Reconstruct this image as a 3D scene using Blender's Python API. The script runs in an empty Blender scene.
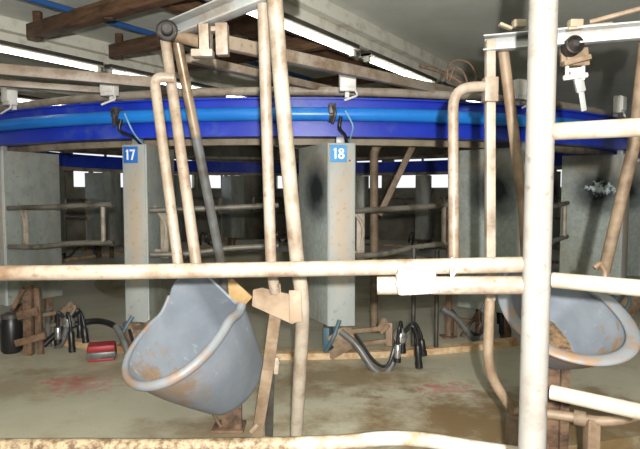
import bpy, bmesh, math, random
from mathutils import Vector, Matrix
random.seed(7)
C = bpy.context.scene.collection
V = Vector
R = math.radians

# ------------------------------------------------------------------ camera
F = 560.0
CAM = V((0, 0, 1.2))
PITCH = R(3.3)
FW = V((0, math.cos(PITCH), -math.sin(PITCH)))
UP = V((0, math.sin(PITCH), math.cos(PITCH)))
cd = bpy.data.cameras.new('camera'); cam = bpy.data.objects.new('camera', cd); C.objects.link(cam)
cd.sensor_width = 36; cd.sensor_fit = 'HORIZONTAL'; cd.lens = 36 * F / 640
cd.clip_start = 0.02; cd.clip_end = 200
cam.location = CAM; cam.rotation_euler = (R(90) - PITCH, 0, 0)
bpy.context.scene.camera = cam

def at(px, py, Y):
    """point seen at pixel (px,py) of the 640x449 frame, Y metres in front of the camera"""
    d = FW + V((1, 0, 0)) * ((px - 320) / F) + UP * ((224.5 - py) / F)
    return CAM + d * (Y / d.y)

# ------------------------------------------------------------------ mesh builder
class MB:
    def __init__(s): s.v = []; s.f = []
    def add(s, vs, fs):
        o = len(s.v); s.v += [V(p) for p in vs]; s.f += [tuple(i + o for i in f) for f in fs]; return s
    def tube(s, pts, r, n=14, fillet=0, cap=True, closed=False, steps=6):
        pts = [V(p) for p in pts]
        if fillet and len(pts) > 2: pts = round_path(pts, fillet, steps)
        rs = r if isinstance(r, (list, tuple)) else [r] * len(pts)
        if len(rs) != len(pts):
            rs = [rs[0] + (rs[-1] - rs[0]) * i / (len(pts) - 1) for i in range(len(pts))]
        L = len(pts); T = []
        for i in range(L):
            a = pts[(i - 1) % L] if (closed or i > 0) else pts[i]
            b = pts[(i + 1) % L] if (closed or i < L - 1) else pts[i]
            T.append((b - a).normalized())
        t = T[0]; up = V((0, 0, 1)) if abs(t.z) < .9 else V((1, 0, 0))
        nrm = (up - t * up.dot(t)).normalized()
        vs = []; fs = []
        for i in range(L):
            t = T[i]; nrm = (nrm - t * nrm.dot(t)).normalized(); bi = t.cross(nrm)
            for k in range(n):
                a = 2 * math.pi * k / n
                vs.append(pts[i] + (nrm * math.cos(a) + bi * math.sin(a)) * rs[i])
        for i in range(L if closed else L - 1):
            j = (i + 1) % L
            for k in range(n):
                k2 = (k + 1) % n
                fs.append((i * n + k, i * n + k2, j * n + k2, j * n + k))
        if cap and not closed:
            fs.append(tuple(range(n))[::-1]); fs.append(tuple((L - 1) * n + k for k in range(n)))
        return s.add(vs, fs)
    def box(s, c, size, rot=None, bev=0.0):
        bm = bmesh.new(); bmesh.ops.create_cube(bm, size=1)
        for v in bm.verts: v.co = V((v.co.x * size[0], v.co.y * size[1], v.co.z * size[2]))
        if bev: bmesh.ops.bevel(bm, geom=list(bm.edges), offset=bev, segments=2, profile=.5, affect='EDGES')
        bm.verts.index_update()
        m = rot.to_3x3() if rot else Matrix.Identity(3)
        s.add([m @ v.co + V(c) for v in bm.verts], [[v.index for v in f.verts] for f in bm.faces]); bm.free(); return s
    def bar(s, p, q, w, h, up=(0, 0, 1), bev=0.003):
        """rectangular bar from p to q: w across, h along up"""
        p, q, up = V(p), V(q), V(up); x = (q - p); L = x.length; x.normalize()
        z = (up - x * up.dot(x)).normalized(); y = z.cross(x)
        m = Matrix((x, y, z)).transposed()
        return s.box((p + q) / 2, (L, w, h), m, bev)
    def channel(s, p, q, w, h, t=.006, up=(0, 0, 1), side=1):
        """C channel from p to q, open towards `side` across"""
        p, q, up = V(p), V(q), V(up); x = (q - p).normalized()
        z = (up - x * up.dot(x)).normalized(); y = z.cross(x) * side
        s.bar(p - y * (w / 2 - t / 2), q - y * (w / 2 - t / 2), t, h, up, .001)
        for k in (1, -1): s.bar(p + z * k * (h / 2 - t / 2), q + z * k * (h / 2 - t / 2), w, t, up, .001)
        return s
    def prism(s, poly, d):
        d = V(d); n = len(poly); a = [V(p) for p in poly]
        return s.add(a + [p + d for p in a], [tuple(range(n))[::-1], tuple(range(n, 2 * n))] +
                     [(i, (i + 1) % n, (i + 1) % n + n, i + n) for i in range(n)])
    def lathe(s, prof, c, axis=(0, 0, 1), n=20):
        ax = V(axis).normalized(); u = ax.orthogonal().normalized(); w = ax.cross(u); c = V(c)
        vs = []; fs = []
        for (r, z) in prof:
            for k in range(n):
                a = 2 * math.pi * k / n
                vs.append(c + ax * z + (u * math.cos(a) + w * math.sin(a)) * r)
        for i in range(len(prof) - 1):
            for k in range(n):
                k2 = (k + 1) % n; fs.append((i * n + k, i * n + k2, (i + 1) * n + k2, (i + 1) * n + k))
        fs.append(tuple(range(n))[::-1]); fs.append(tuple((len(prof) - 1) * n + k for k in range(n)))
        return s.add(vs, fs)
    def ball(s, c, r, n=10):
        prof = [(max(.0005, r * math.sin(math.pi * i / n)), -r * math.cos(math.pi * i / n)) for i in range(n + 1)]
        return s.lathe(prof, c, (0, 0, 1), 14)

def round_path(pts, rad, steps=6):
    out = [pts[0]]
    for i in range(1, len(pts) - 1):
        a, b, c = pts[i - 1], pts[i], pts[i + 1]
        da, dc = (a - b), (c - b)
        rr = min(rad, da.length * .49, dc.length * .49)
        p, q = b + da.normalized() * rr, b + dc.normalized() * rr
        for k in range(steps + 1):
            t = k / steps
            out.append(p * (1 - t) ** 2 + b * 2 * t * (1 - t) + q * t * t)
    out.append(pts[-1]); return out

def spline(pts, n=8):
    """Catmull-Rom through pts"""
    P = [V(p) for p in pts]; P = [P[0] * 2 - P[1]] + P + [P[-1] * 2 - P[-2]]; out = []
    for i in range(1, len(P) - 2):
        a, b, c, d = P[i - 1:i + 3]
        for k in range(n):
            t = k / n
            out.append(.5 * ((2 * b) + (c - a) * t + (2 * a - 5 * b + 4 * c - d) * t * t + (3 * b - a - 3 * c + d) * t ** 3))
    out.append(P[-2]); return out

def obj(name, mb, mat, parent=None, smooth=40, label=None):
    me = bpy.data.meshes.new(name)
    off = parent_world(parent)
    vs = mb.v
    if off is not None: vs = [off @ p for p in vs]
    me.from_pydata([tuple(p) for p in vs], [], mb.f)
    bm = bmesh.new(); bm.from_mesh(me); bmesh.ops.recalc_face_normals(bm, faces=bm.faces); bm.to_mesh(me); bm.free()
    for p in me.polygons: p.use_smooth = True
    me.set_sharp_from_angle(angle=R(smooth))
    o = bpy.data.objects.new(name, me); C.objects.link(o)
    for m in (mat if isinstance(mat, (list, tuple)) else [mat]): me.materials.append(m)
    if parent: o.parent = parent
    if label: o['label'] = label
    return o
def parent_world(p):
    """parts built in world coordinates are moved into the frame of their thing"""
    if p is None or not p.get('_w'): return None
    return Matrix.Translation(-V(p['_w']))
def thing(name, label, cat, loc=(0, 0, 0), rotz=0, group=None, world=False):
    o = bpy.data.objects.new(name, None); C.objects.link(o); o.empty_display_size = .1
    o.location = loc; o.rotation_euler = (0, 0, rotz); o['label'] = label; o['category'] = cat
    if group: o['group'] = group
    if world: o['_w'] = tuple(loc)
    return o
def tag(o, label, cat, group=None):
    o['label'] = label; o['category'] = cat
    if group: o['group'] = group
    return o
def struct(name, mb, mat, smooth=40):
    o = obj(name, mb, mat, None, smooth); o['kind'] = 'structure'; return o
def dup(root, loc, rotz, label=None, group=None):
    r = root.copy(); C.objects.link(r); r.location = loc; r.rotation_euler = (0, 0, rotz)
    if label: r['label'] = label
    if group: r['group'] = group
    def rec(a, b):
        for ch in a.children:
            c = ch.copy(); C.objects.link(c); c.parent = b; rec(ch, c)
    rec(root, r); return r

# ------------------------------------------------------------------ materials
def srgb(r, g, b):
    f = lambda c: ((c / 255) / 12.92 if c / 255 <= .04045 else ((c / 255 + .055) / 1.055) ** 2.4)
    return (f(r), f(g), f(b), 1)
class NT:
    def __init__(s, name):
        s.m = bpy.data.materials.new(name); s.m.use_nodes = True; s.t = s.m.node_tree; s.n = s.t.nodes
        s.b = s.n['Principled BSDF']
    def new(s, kind, **kw):
        n = s.n.new(kind)
        for k, v in kw.items():
            if hasattr(n, k): setattr(n, k, v)
        return n
    def link(s, a, b): s.t.links.new(a, b)
    def coord(s, kind='Object'):
        if not hasattr(s, '_tc'): s._tc = s.new('ShaderNodeTexCoord')
        return s._tc.outputs[kind]
    def noise(s, scale, detail=4, rough=.6, vec=None, stretch=None):
        n = s.new('ShaderNodeTexNoise'); n.inputs['Scale'].default_value = scale
        n.inputs['Detail'].default_value = detail; n.inputs['Roughness'].default_value = rough
        v = vec if vec is not None else s.coord()
        if stretch:
            mp = s.new('ShaderNodeMapping'); mp.inputs['Scale'].default_value = stretch; s.link(v, mp.inputs[0]); v = mp.outputs[0]
        s.link(v, n.inputs['Vector']); return n.outputs[0]
    def ramp(s, val, lo, hi, a=0., b=1.):
        n = s.new('ShaderNodeMapRange'); n.inputs[1].default_value = lo; n.inputs[2].default_value = hi
        n.inputs[3].default_value = a; n.inputs[4].default_value = b; s.link(val, n.inputs[0]); return n.outputs[0]
    def mix(s, fac, a, b):
        n = s.new('ShaderNodeMix'); n.data_type = 'RGBA'
        for sock, x in ((n.inputs[0], fac), (n.inputs[6], a), (n.inputs[7], b)):
            if isinstance(x, (tuple, float, int)): sock.default_value = x
            else: s.link(x, sock)
        return n.outputs[2]
    def math(s, op, a, b=0.):
        n = s.new('ShaderNodeMath'); n.operation = op
        for sock, x in ((n.inputs[0], a), (n.inputs[1], b)):
            if isinstance(x, (float, int)): sock.default_value = x
            else: s.link(x, sock)
        return n.outputs[0]
    def bump(s, h, strength=.3, dist=.01):
        n = s.new('ShaderNodeBump'); n.inputs['Strength'].default_value = strength; n.inputs['Distance'].default_value = dist
        s.link(h, n.inputs['Height']); s.link(n.outputs[0], s.b.inputs['Normal'])
    def spot(s, c, r, soft, vec=None, stretch=(1, 1, 1), wob=.5, wscale=6):
        """mask 1 inside a wobbly blob centred at c"""
        v = vec if vec is not None else s.coord()
        sub = s.new('ShaderNodeVectorMath'); sub.operation = 'SUBTRACT'; s.link(v, sub.inputs[0]); sub.inputs[1].default_value = c
        mul = s.new('ShaderNodeVectorMath'); mul.operation = 'MULTIPLY'; s.link(sub.outputs[0], mul.inputs[0]); mul.inputs[1].default_value = stretch
        ln = s.new('ShaderNodeVectorMath'); ln.operation = 'LENGTH'; s.link(mul.outputs[0], ln.inputs[0])
        nz = s.ramp(s.noise(wscale, 4, .65, v), .3, .7, -wob * r, wob * r)
        return s.ramp(s.math('ADD', ln.outputs['Value'], nz), r + soft, max(0, r - soft))
    def color(s, c):
        if isinstance(c, tuple): s.b.inputs['Base Color'].default_value = c
        else: s.link(c, s.b.inputs['Base Color'])
        return s
    def props(s, rough=.5, metal=0., spec=.5):
        s.b.inputs['Roughness'].default_value = rough; s.b.inputs['Metallic'].default_value = metal
        s.b.inputs['Specular IOR Level'].default_value = spec; return s

def dirty(name, base, dirt, lo, hi, scale=6, rough=.5, metal=0., stretch=None, base2=None, bump=.15, speck=None):
    t = NT(name); c = base
    if base2: c = t.mix(t.ramp(t.noise(2.2, 3), .35, .65), base, base2)
    m = t.ramp(t.noise(scale, 6, .68, stretch=stretch), lo, hi)
    c = t.mix(m, c, dirt)
    if speck: c = t.mix(t.ramp(t.noise(scale * 7, 3, .5), .60, .72, 0, .6), c, speck)
    t.color(c).props(rough, metal); t.bump(t.noise(scale * 8, 4), bump, .004); return t.m

M = {}
M['white'] = dirty('white_pipe_paint', srgb(160, 150, 137), srgb(104, 78, 54), .44, .70, 6, .45, base2=srgb(146, 132, 114), speck=srgb(104, 82, 60))
M['post'] = dirty('white_post_paint', srgb(146, 144, 139), srgb(108, 90, 70), .53, .78, 4, .42, base2=srgb(132, 129, 122), speck=srgb(96, 80, 64))
M['cream'] = dirty('cream_pipe_paint', srgb(158, 147, 130), srgb(106, 84, 62), .46, .74, 7, .5, base2=srgb(162, 154, 140))
M['tan'] = dirty('tan_stained_pipe', srgb(148, 130, 108), srgb(98, 76, 54), .42, .70, 7, .55, base2=srgb(130, 110, 88))
M['brown'] = dirty('brown_rusty_pipe', srgb(116, 98, 78), srgb(76, 58, 42), .40, .68, 9, .65, base2=srgb(130, 112, 90))
M['rust'] = dirty('rust', srgb(104, 80, 60), srgb(60, 44, 34), .42, .65, 12, .8, base2=srgb(124, 100, 78))
M['galv'] = dirty('galvanised_beam', srgb(176, 178, 174), srgb(140, 122, 100), .50, .75, 6, .45, .25, base2=srgb(158, 160, 160))
M['steel'] = dirty('worn_steel_tube', srgb(120, 122, 122), srgb(84, 76, 66), .45, .7, 8, .35, .55)
t_ = NT('half_painted_steel_tube'); sp_ = t_.new('ShaderNodeSeparateXYZ'); t_.link(t_.coord(), sp_.inputs[0])
k_ = t_.ramp(t_.math('ADD', sp_.outputs[2], t_.ramp(t_.noise(7, 5), .3, .7, -.15, .15)), 1.42, 1.52)
t_.color(t_.mix(k_, t_.mix(t_.ramp(t_.noise(9, 5), .4, .65), srgb(112, 114, 114), srgb(84, 78, 70)), t_.mix(t_.ramp(t_.noise(8, 5), .4, .65), srgb(150, 134, 112), srgb(104, 82, 58)))).props(.35, .3); M['steel'] = t_.m
M['darksteel'] = dirty('dark_steel_tube', srgb(86, 84, 80), srgb(56, 46, 38), .42, .68, 9, .45, .45)
M['hooprail'] = dirty('grimy_stall_rail', srgb(116, 112, 102), srgb(72, 64, 54), .42, .68, 8, .5, .15)
M['rubber'] = dirty('black_rubber', srgb(26, 26, 27), srgb(58, 52, 46), .55, .8, 12, .38)
M['hose'] = dirty('grey_hose', srgb(96, 96, 94), srgb(60, 58, 54), .45, .7, 10, .35)
M['bluehose'] = dirty('pale_blue_hose', srgb(130, 176, 206), srgb(150, 150, 140), .5, .8, 12, .4)
M['chrome'] = dirty('stainless_cup', srgb(190, 190, 188), srgb(120, 112, 100), .5, .8, 12, .25, .8)
M['iron'] = dirty('black_cast_iron', srgb(40, 37, 35), srgb(86, 72, 58), .5, .75, 30, .55, .2)
M['whitebox'] = dirty('white_plastic_box', srgb(222, 220, 212), srgb(170, 160, 140), .55, .85, 6, .45)
M['plaster'] = dirty('white_plaster_lump', srgb(190, 180, 172), srgb(190, 165, 140), .5, .8, 14, .7, bump=.6)
M['red'] = dirty('red_rubber', srgb(140, 30, 36), srgb(90, 30, 30), .5, .8, 14, .5)
M['cyan'] = dirty('teal_plastic', srgb(60, 96, 112), srgb(96, 96, 88), .42, .7, 12, .5)
M['yellowpaint'] = dirty('ochre_paint', srgb(176, 144, 92), srgb(150, 110, 70), .45, .7, 10, .6)
M['bluebeam'] = dirty('blue_beam_paint', srgb(30, 60, 186), srgb(92, 110, 160), .54, .85, 3.5, .38, base2=srgb(20, 46, 164))
M['bluepipe'] = dirty('bright_blue_pipe', srgb(36, 128, 214), srgb(96, 150, 190), .55, .85, 4, .32, base2=srgb(28, 112, 200))
M['waterpipe'] = dirty('blue_water_pipe', srgb(40, 84, 140), srgb(90, 100, 110), .55, .85, 6, .4)
M['timber'] = dirty('brown_timber', srgb(92, 64, 42), srgb(50, 34, 22), .40, .68, 5, .8, stretch=(1, 1, 6), base2=srgb(108, 78, 52), bump=.3)
M['drab'] = dirty('drab_far_pipe', srgb(150, 138, 116), srgb(96, 84, 66), .45, .7, 5, .6)
M['digit'] = NT('white_digit_paint').color(srgb(240, 242, 244)).props(.4).m
M['plate'] = dirty('blue_number_plate', srgb(32, 104, 190), srgb(60, 120, 190), .6, .9, 5, .7, bump=.02)
M['paleplate'] = dirty('flash_paled_number_plate', srgb(78, 150, 208), srgb(110, 168, 214), .5, .8, 8, .75, bump=.02)  # same blue plate with the flash glare put into its colour

def galv_panel(name, scratch):
    """galvanised sheet, with the dark patch that cattle rub into it"""
    t = NT(name)
    vor = t.new('ShaderNodeTexVoronoi'); vor.inputs['Scale'].default_value = 38; t.link(t.coord(), vor.inputs['Vector'])
    sep = t.new('ShaderNodeSeparateColor'); t.link(vor.outputs['Color'], sep.inputs[0])
    c = t.mix(t.ramp(sep.outputs[0], 0, 1, 0, .55), srgb(146, 155, 151), srgb(174, 182, 177))
    c = t.mix(t.ramp(t.noise(3.2, 5, .6, stretch=(1, 1, .45)), .42, .66, 0, .55), c, srgb(146, 142, 124))
    c = t.mix(t.ramp(t.noise(9, 5, .7, stretch=(1, 1, .3)), .56, .74, 0, .6), c, srgb(104, 98, 84))
    c = t.mix(t.math('MULTIPLY', t.spot((0, .20, 1.42), .18, .10, stretch=(0, .8, 1.7), wob=.35, wscale=4), .45), c, srgb(150, 126, 92))
    halo = t.spot((0, .20, 1.21), .22, .07, stretch=(0, 1, 1.0), wob=.25, wscale=5)
    c = t.mix(t.math('MULTIPLY', halo, .55), c, srgb(112, 118, 116))
    c = t.mix(t.math('MULTIPLY', t.spot((0, .205, 1.215), .165, .09, stretch=(0, 1.0, .95), wob=.2, wscale=7), .975), c, srgb(26, 32, 34))
    if scratch:
        c = t.mix(t.spot((0, .19, 1.235), .06, .03, stretch=(0, .8, 1.5), wob=1.1, wscale=22), c, srgb(190, 204, 206))
    t.color(c).props(.68, .12, .22); t.bump(t.noise(16, 4), .12, .004); return t.m
M['plainpanel'] = dirty('galvanised_sheet', srgb(146, 155, 151), srgb(128, 124, 108), .45, .72, 4, .42, .35, stretch=(1, 1, .4), base2=srgb(170, 172, 164), speck=srgb(120, 116, 104))
M['panel'] = galv_panel('rubbed_galvanised_sheet', False)
M['panel_scratched'] = galv_panel('rubbed_galvanised_sheet_scratched', True)
def front_mat():
    t = NT('galvanised_stall_front')
    c = t.mix(t.ramp(t.noise(4, 4, .6, stretch=(1, 1, .4)), .35, .7), srgb(172, 177, 174), srgb(148, 153, 149))
    drip = t.math('MULTIPLY', t.spot((0, 0, .95), .5, .28, stretch=(7.5, 0, 1.3), wob=.5, wscale=5), .5)
    c = t.mix(drip, c, srgb(186, 152, 112))
    c = t.mix(t.ramp(t.noise(22, 4), .6, .72, 0, .5), c, srgb(128, 116, 96))
    t.color(c).props(.55, .0); return t.m
M['front'] = front_mat()

def bowl_mat(inside):
    t = NT('feed_bowl_lining' if inside else 'blue_grey_feed_bowl_plastic')
    c = t.mix(t.ramp(t.noise(5, 4), .35, .7), srgb(132, 139, 147), srgb(114, 122, 132))
    c = t.mix(t.ramp(t.noise(11, 6, .7), .58, .72, 0, .55), c, srgb(140, 130, 114))
    scr = t.ramp(t.noise(5, 6, .75, stretch=(6, .8, 2.5)), .60, .72, 0, .5)
    c = t.mix(scr, c, srgb(192, 190, 184))
    # dried feed stuck to the front wall and bottom
    if not inside:
        c = t.mix(t.math('MULTIPLY', t.spot((.26, 0, -.10), .10, .07, stretch=(1, .3, .8), wob=.9, wscale=12), .8), c, srgb(128, 104, 76)); t.color(c).props(.42); t.bump(t.noise(60, 4), .15, .003); return t.m
    feed = t.spot((.17, .02, -.15), .13, .05, stretch=(1, .7, .9), wob=1.0, wscale=14)
    c = t.mix(t.math('MULTIPLY', feed, .9), c, t.mix(t.noise(40, 3), srgb(160, 132, 98), srgb(112, 88, 64)))
    t.color(c).props(.42, 0); t.bump(t.noise(60, 4), .15, .003); return t.m
M['bowl'] = bowl_mat(True); M['bowl_outside'] = bowl_mat(False)
M['bowlrim'] = dirty('grimy_bowl_rim', srgb(132, 136, 139), srgb(146, 110, 74), .48, .64, 9, .45, base2=srgb(118, 124, 130))
M['feed'] = dirty('dried_feed', srgb(150, 122, 88), srgb(92, 72, 52), .40, .62, 40, .9, bump=.9)

def floor_mat():
    t = NT('stained_concrete_deck')
    c = t.mix(t.ramp(t.noise(1.1, 5, .6), .35, .68), srgb(180, 174, 152), srgb(158, 155, 135))
    c = t.mix(t.ramp(t.noise(3.2, 6, .7, stretch=(1, 1.6, 1)), .50, .74, 0, .7), c, srgb(172, 168, 148))
    c = t.mix(t.ramp(t.noise(1.6, 6, .72), .52, .72, 0, .75), c, srgb(142, 116, 78))
    c = t.mix(t.ramp(t.noise(26, 5, .75), .60, .72, 0, .6), c, srgb(104, 92, 68))
    for p, r, st, k in BROWN:
        c = t.mix(t.math('MULTIPLY', t.spot((p.x, p.y, 0), r, r * .55, stretch=st, wob=.7, wscale=5), k), c, srgb(116, 94, 62))
    for p, r, st in RED:
        c = t.mix(t.math('MULTIPLY', t.spot((p.x, p.y, 0), r, .02, stretch=st, wob=1.5, wscale=16), .36), c, srgb(172, 60, 72))
    t.color(c).props(.42, 0, .4); t.bump(t.noise(30, 5, .7), .25, .006); return t.m
def gp(px, py, z=0.0):
    d = at(px, py, 1) - CAM; k = (z - CAM.z) / d.z; return CAM + d * k
RED = [(gp(446, 389), .14, (1, 1.6, 0)), (gp(432, 386), .05, (1, 2.4, 0)), (gp(80, 386), .16, (1, 1.5, 0)), (gp(62, 381), .10, (1, 1.5, 0))]
BROWN = [(gp(335, 376), .35, (.7, 1.5, 0), .75), (gp(500, 425), .42, (.6, 1.2, 0), .9), (gp(300, 392), .25, (1, 1.6, 0), .5),
         (gp(225, 432), .22, (.6, 1.5, 0), .7), (gp(20, 385), .3, (1, 1.3, 0), .5), (gp(580, 420), .4, (.7, 1, 0), .8), (gp(120, 372), .3, (.7, 1.8, 0), .5)]
M['deck'] = floor_mat()
M['pit'] = dirty('pit_concrete', srgb(178, 170, 138), srgb(140, 122, 90), .45, .7, 2.5, .55, base2=srgb(164, 158, 130))
M['ground'] = dirty('dark_yard_concrete', srgb(70, 66, 58), srgb(46, 40, 34), .4, .65, 3, .8)
M['kerb'] = dirty('muddy_concrete_kerb', srgb(206, 182, 146), srgb(150, 112, 70), .42, .64, 7, .7, base2=srgb(190, 168, 134))
def edge_mat():
    t = NT('manure_speckled_pipe')
    c = t.mix(t.ramp(t.noise(24, 6, .75), .42, .60), srgb(186, 166, 134), srgb(104, 82, 60))
    sep = t.new('ShaderNodeSeparateXYZ'); t.link(t.coord(), sep.inputs[0])
    edge = t.math('ADD', sep.outputs[0], t.ramp(t.noise(5, 3), .3, .7, -.25, .25))
    clean = t.ramp(edge, -.1, .12)
    c = t.mix(clean, c, t.mix(t.ramp(t.noise(7, 5, .7), .46, .66), srgb(214, 206, 194), srgb(178, 142, 100)))
    t.color(c).props(.5); t.bump(t.noise(60, 5), .5, .006); return t.m
M['edge'] = edge_mat()
def ceil_mat():
    t = NT('grey_ceiling_sheet')
    c = t.mix(t.ramp(t.noise(.8, 5, .62), .35, .68), srgb(220, 222, 211), srgb(194, 198, 187))
    c = t.mix(t.ramp(t.noise(2.3, 6, .7), .55, .75, 0, .5), c, srgb(190, 188, 168))
    t.color(c).props(.75); return t.m
M['ceiling'] = ceil_mat()
M['wall'] = dirty('grimy_block_wall', srgb(150, 144, 128), srgb(104, 94, 78), .42, .7, 1.5, .85)
M['frame'] = dirty('window_frame', srgb(150, 148, 140), srgb(110, 100, 88), .5, .8, 5, .6)
g = NT('window_glass'); g.color((1, 1, 1, 1)).props(.05); g.b.inputs['Transmission Weight'].default_value = 1; g.b.inputs['IOR'].default_value = 1.05; M['glass'] = g.m
e = NT('lit_tube'); e.color((1, 1, 1, 1)); e.b.inputs['Emission Color'].default_value = (1, .98, .9, 1); e.b.inputs['Emission Strength'].default_value = 8; M['lamp'] = e.m
M['lamphousing'] = dirty('lamp_housing', srgb(206, 204, 190), srgb(150, 140, 116), .5, .8, 6, .5)
M['lampbody'] = dirty('dark_lamp_tray', srgb(58, 56, 52), srgb(92, 84, 72), .5, .8, 6, .6)

# ------------------------------------------------------------------ room
UD = V((math.sin(R(34)), math.cos(R(34)), 0)); VD = V((-math.cos(R(34)), math.sin(R(34)), 0))
def uv(u, v, z=0): return UD * u + VD * v + V((0, 0, z))
U0, U1, V0, V1, ZG, ZC = -9.0, 13.6, -9.5, 11.4, -.36, 2.64
RING = V((-.23, 8.4, 0))
def pol(r, deg, z=0):
    """point of the ring: deg counted to the right of the direction facing the camera"""
    return RING + V((math.sin(R(deg)) * r, -math.cos(R(deg)) * r, z))

def annulus(r0, r1, z0, z1, n=144):
    m = MB(); vs = []
    for k in range(n):
        d = 360 * k / n
        vs += [pol(r0, d, z0), pol(r1, d, z0), pol(r1, d, z1), pol(r0, d, z1)]
    fs = []
    for k in range(n):
        a, b = 4 * k, 4 * ((k + 1) % n)
        for i in range(4): fs.append((a + i, a + (i + 1) % 4, b + (i + 1) % 4, b + i))
    return m.add(vs, fs)
struct('floor', annulus(2.95, 5.98, -.30, 0), M['deck'])
m = MB(); m.prism([uv(U0, V0, ZG), uv(U1, V0, ZG), uv(U1, V1, ZG), uv(U0, V1, ZG)], (0, 0, -.1)); struct('floor', m, M['ground'])
m = MB(); m.lathe([(2.95, -.36), (2.95, -.28)], RING, n=96); struct('floor', m, M['pit'])
m = annulus(4.36, 4.45, 0, .045); struct('trim_1', m, M['kerb'])
m = MB(); m.prism([uv(U0, V0, ZC), uv(U1, V0, ZC), uv(U1, V1, ZC), uv(U0, V1, ZC)], (0, 0, .1)); struct('ceiling', m, M['ceiling'])

def wall(name, p, q, wins, z0=1.27, z1=2.12, th=.2, out=None):
    """wall from p to q with window openings at the given distances"""
    p, q = V(p), V(q); d = (q - p); L = d.length; d.normalize(); n = V(out).normalized()
    m = MB(); cen = p * 0
    def blk(a, b, lo, hi):
        if b - a < 1e-4: return
        A, B = p + d * a, p + d * b
        m.prism([A + V((0, 0, lo)), B + V((0, 0, lo)), B + V((0, 0, hi)), A + V((0, 0, hi))], n * th)
    if not wins: blk(0, L, ZG, ZC)
    else:
        blk(0, L, ZG, z0); blk(0, L, z1, ZC); x = 0
        for a, b in wins: blk(x, a, z0, z1); x = b
        blk(x, L, z0, z1)
    struct(name, m, M['wall'])
    global NW
    for a, b in wins:
        NW += 1
        f = MB(); A, B = p + d * a + n * .08, p + d * b + n * .08; up = V((0, 0, 1))
        w = .05
        f.bar(A + up * (z0 + w / 2), B + up * (z0 + w / 2), w, w); f.bar(A + up * (z1 - w / 2), B + up * (z1 - w / 2), w, w)
        for P in (A + d * w / 2, B - d * w / 2, (A + B) / 2): f.bar(P + up * z0, P + up * z1, w, w, d)
        o = struct('window_%d' % NW, f, M['frame'])
        gl = MB(); gl.prism([A + up * z0, B + up * z0, B + up * z1, A + up * z1], n * .006); obj('pane', gl, M['glass'], o)
NW = 0
def wins(L, n, w, s): 
    g = (L - 2 * s - n * w) / (n - 1); return [(s + i * (w + g), s + i * (w + g) + w) for i in range(n)]
wall('wall_left', uv(U0, V1), uv(U1, V1), wins(U1 - U0, 11, 1.75, .8), out=VD)
wall('wall_back', uv(U1, V0), uv(U1, V1), wins(V1 - V0, 10, 1.75, .5), out=UD)
wall('wall_right', uv(U0, V0), uv(U1, V0), [], out=-VD)
wall('wall_front', uv(U0, V0), uv(U0, V1), [], out=-UD)

# roof timbers: purlins along the lamp rows, rafters between them
NT_ = 1
def trim(mb, mat):
    global NT_; NT_ += 1; return struct('trim_%d' % NT_, mb, mat)
for v in (2.46, 4.86, 7.3, 9.6):
    m = MB(); m.bar(uv(.6, v, 2.49), uv(U1, v, 2.49), .06, .08, bev=.004); m.bar(uv(.6, v - .06, 2.585), uv(U1, v - .06, 2.585), .09, .11, bev=.004); trim(m, M['lamphousing'])
for i, u in enumerate((1.75, 2.52, 3.28, 4.05, 5.6, 7.2, 8.8, 10.4, 12.0)):
    m = MB(); m.bar(uv(u, 2.60, 2.49), uv(u, 4.52, 2.49), .09, .12, bev=.006)
    for v in (4.42, 3.5): m.bar(uv(u, v, 2.42), uv(u, v, 2.64), .05, .06, (1, 0, 0), .003)
    trim(m, M['timber'])
m = MB(); m.bar(uv(2.3, 3.17, 2.57), uv(9.0, 3.17, 2.57), .10, .12, bev=.006); trim(m, M['timber'])

m = MB(); m.tube([uv(.8, 3.95, 2.56), uv(11.5, 3.9, 2.56)], .024)
w = obj('water_pipe', m, M['waterpipe']); tag(w, 'thin blue pipe running above the brown rafters at upper left', 'pipe')

# fluorescent lamps
def lamp_mesh(L):
    t = thing('fluorescent_lamp', '', 'lamp')
    m = MB(); m.box((0, 0, .045), (.11, L, .05), bev=.004); obj('housing', m, M['lampbody'], t)
    m = MB(); m.prism([(-.07, -L / 2, .02), (-.045, -L / 2, .045), (.045, -L / 2, .045), (.07, -L / 2, .02)], (0, L, 0)); obj('reflector', m, M['lamphousing'], t)
    m = MB(); m.tube([(0, -L / 2 + .04, -.0), (0, L / 2 - .04, -.0)], .018, 12); obj('lamp_tube', m, M['lamp'], t)
    for k in (-1, 1):
        m = MB(); m.box((0, k * (L / 2 - .025), .005), (.05, .04, .06), bev=.004); obj('lamp_holder', m, M['lamphousing'], t)
    return t
lp = lamp_mesh(1.5); first = True
LAMPS = [
 (2.48, 1.75, 'end of a fluorescent tube cut off by the top edge above the galvanised beam'),
 (2.48, 3.45, 'lit fluorescent tube close under the grey ceiling, right of the tall pipe pair'),
 (2.48, 5.15, 'second lit fluorescent tube under the grey ceiling, above the white junction box'),
 (2.48, 6.85, 'lit fluorescent tube farthest along the grey ceiling edge, by the curved white pipe'),
 (4.84, 2.62, 'lit fluorescent tube at the upper left edge of the picture'),
 (4.84, 4.2, 'lit fluorescent tube at upper left, second from the picture edge'),
 (4.84, 5.8, 'lit fluorescent tube in the left row, behind the tilted white pipes'),
 (7.3, 4.4, 'fluorescent tube over the left part of the ring interior'),
]
for v, u, lb in LAMPS:
    p = uv(u, v, 2.38)
    if first: o = lp; o.location = p; o.rotation_euler = (0, 0, -R(34)); o['label'] = lb; first = False
    else: o = dup(lp, p, -R(34), lb)
    o['group'] = 'fluorescent tubes under the roof'

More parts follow.
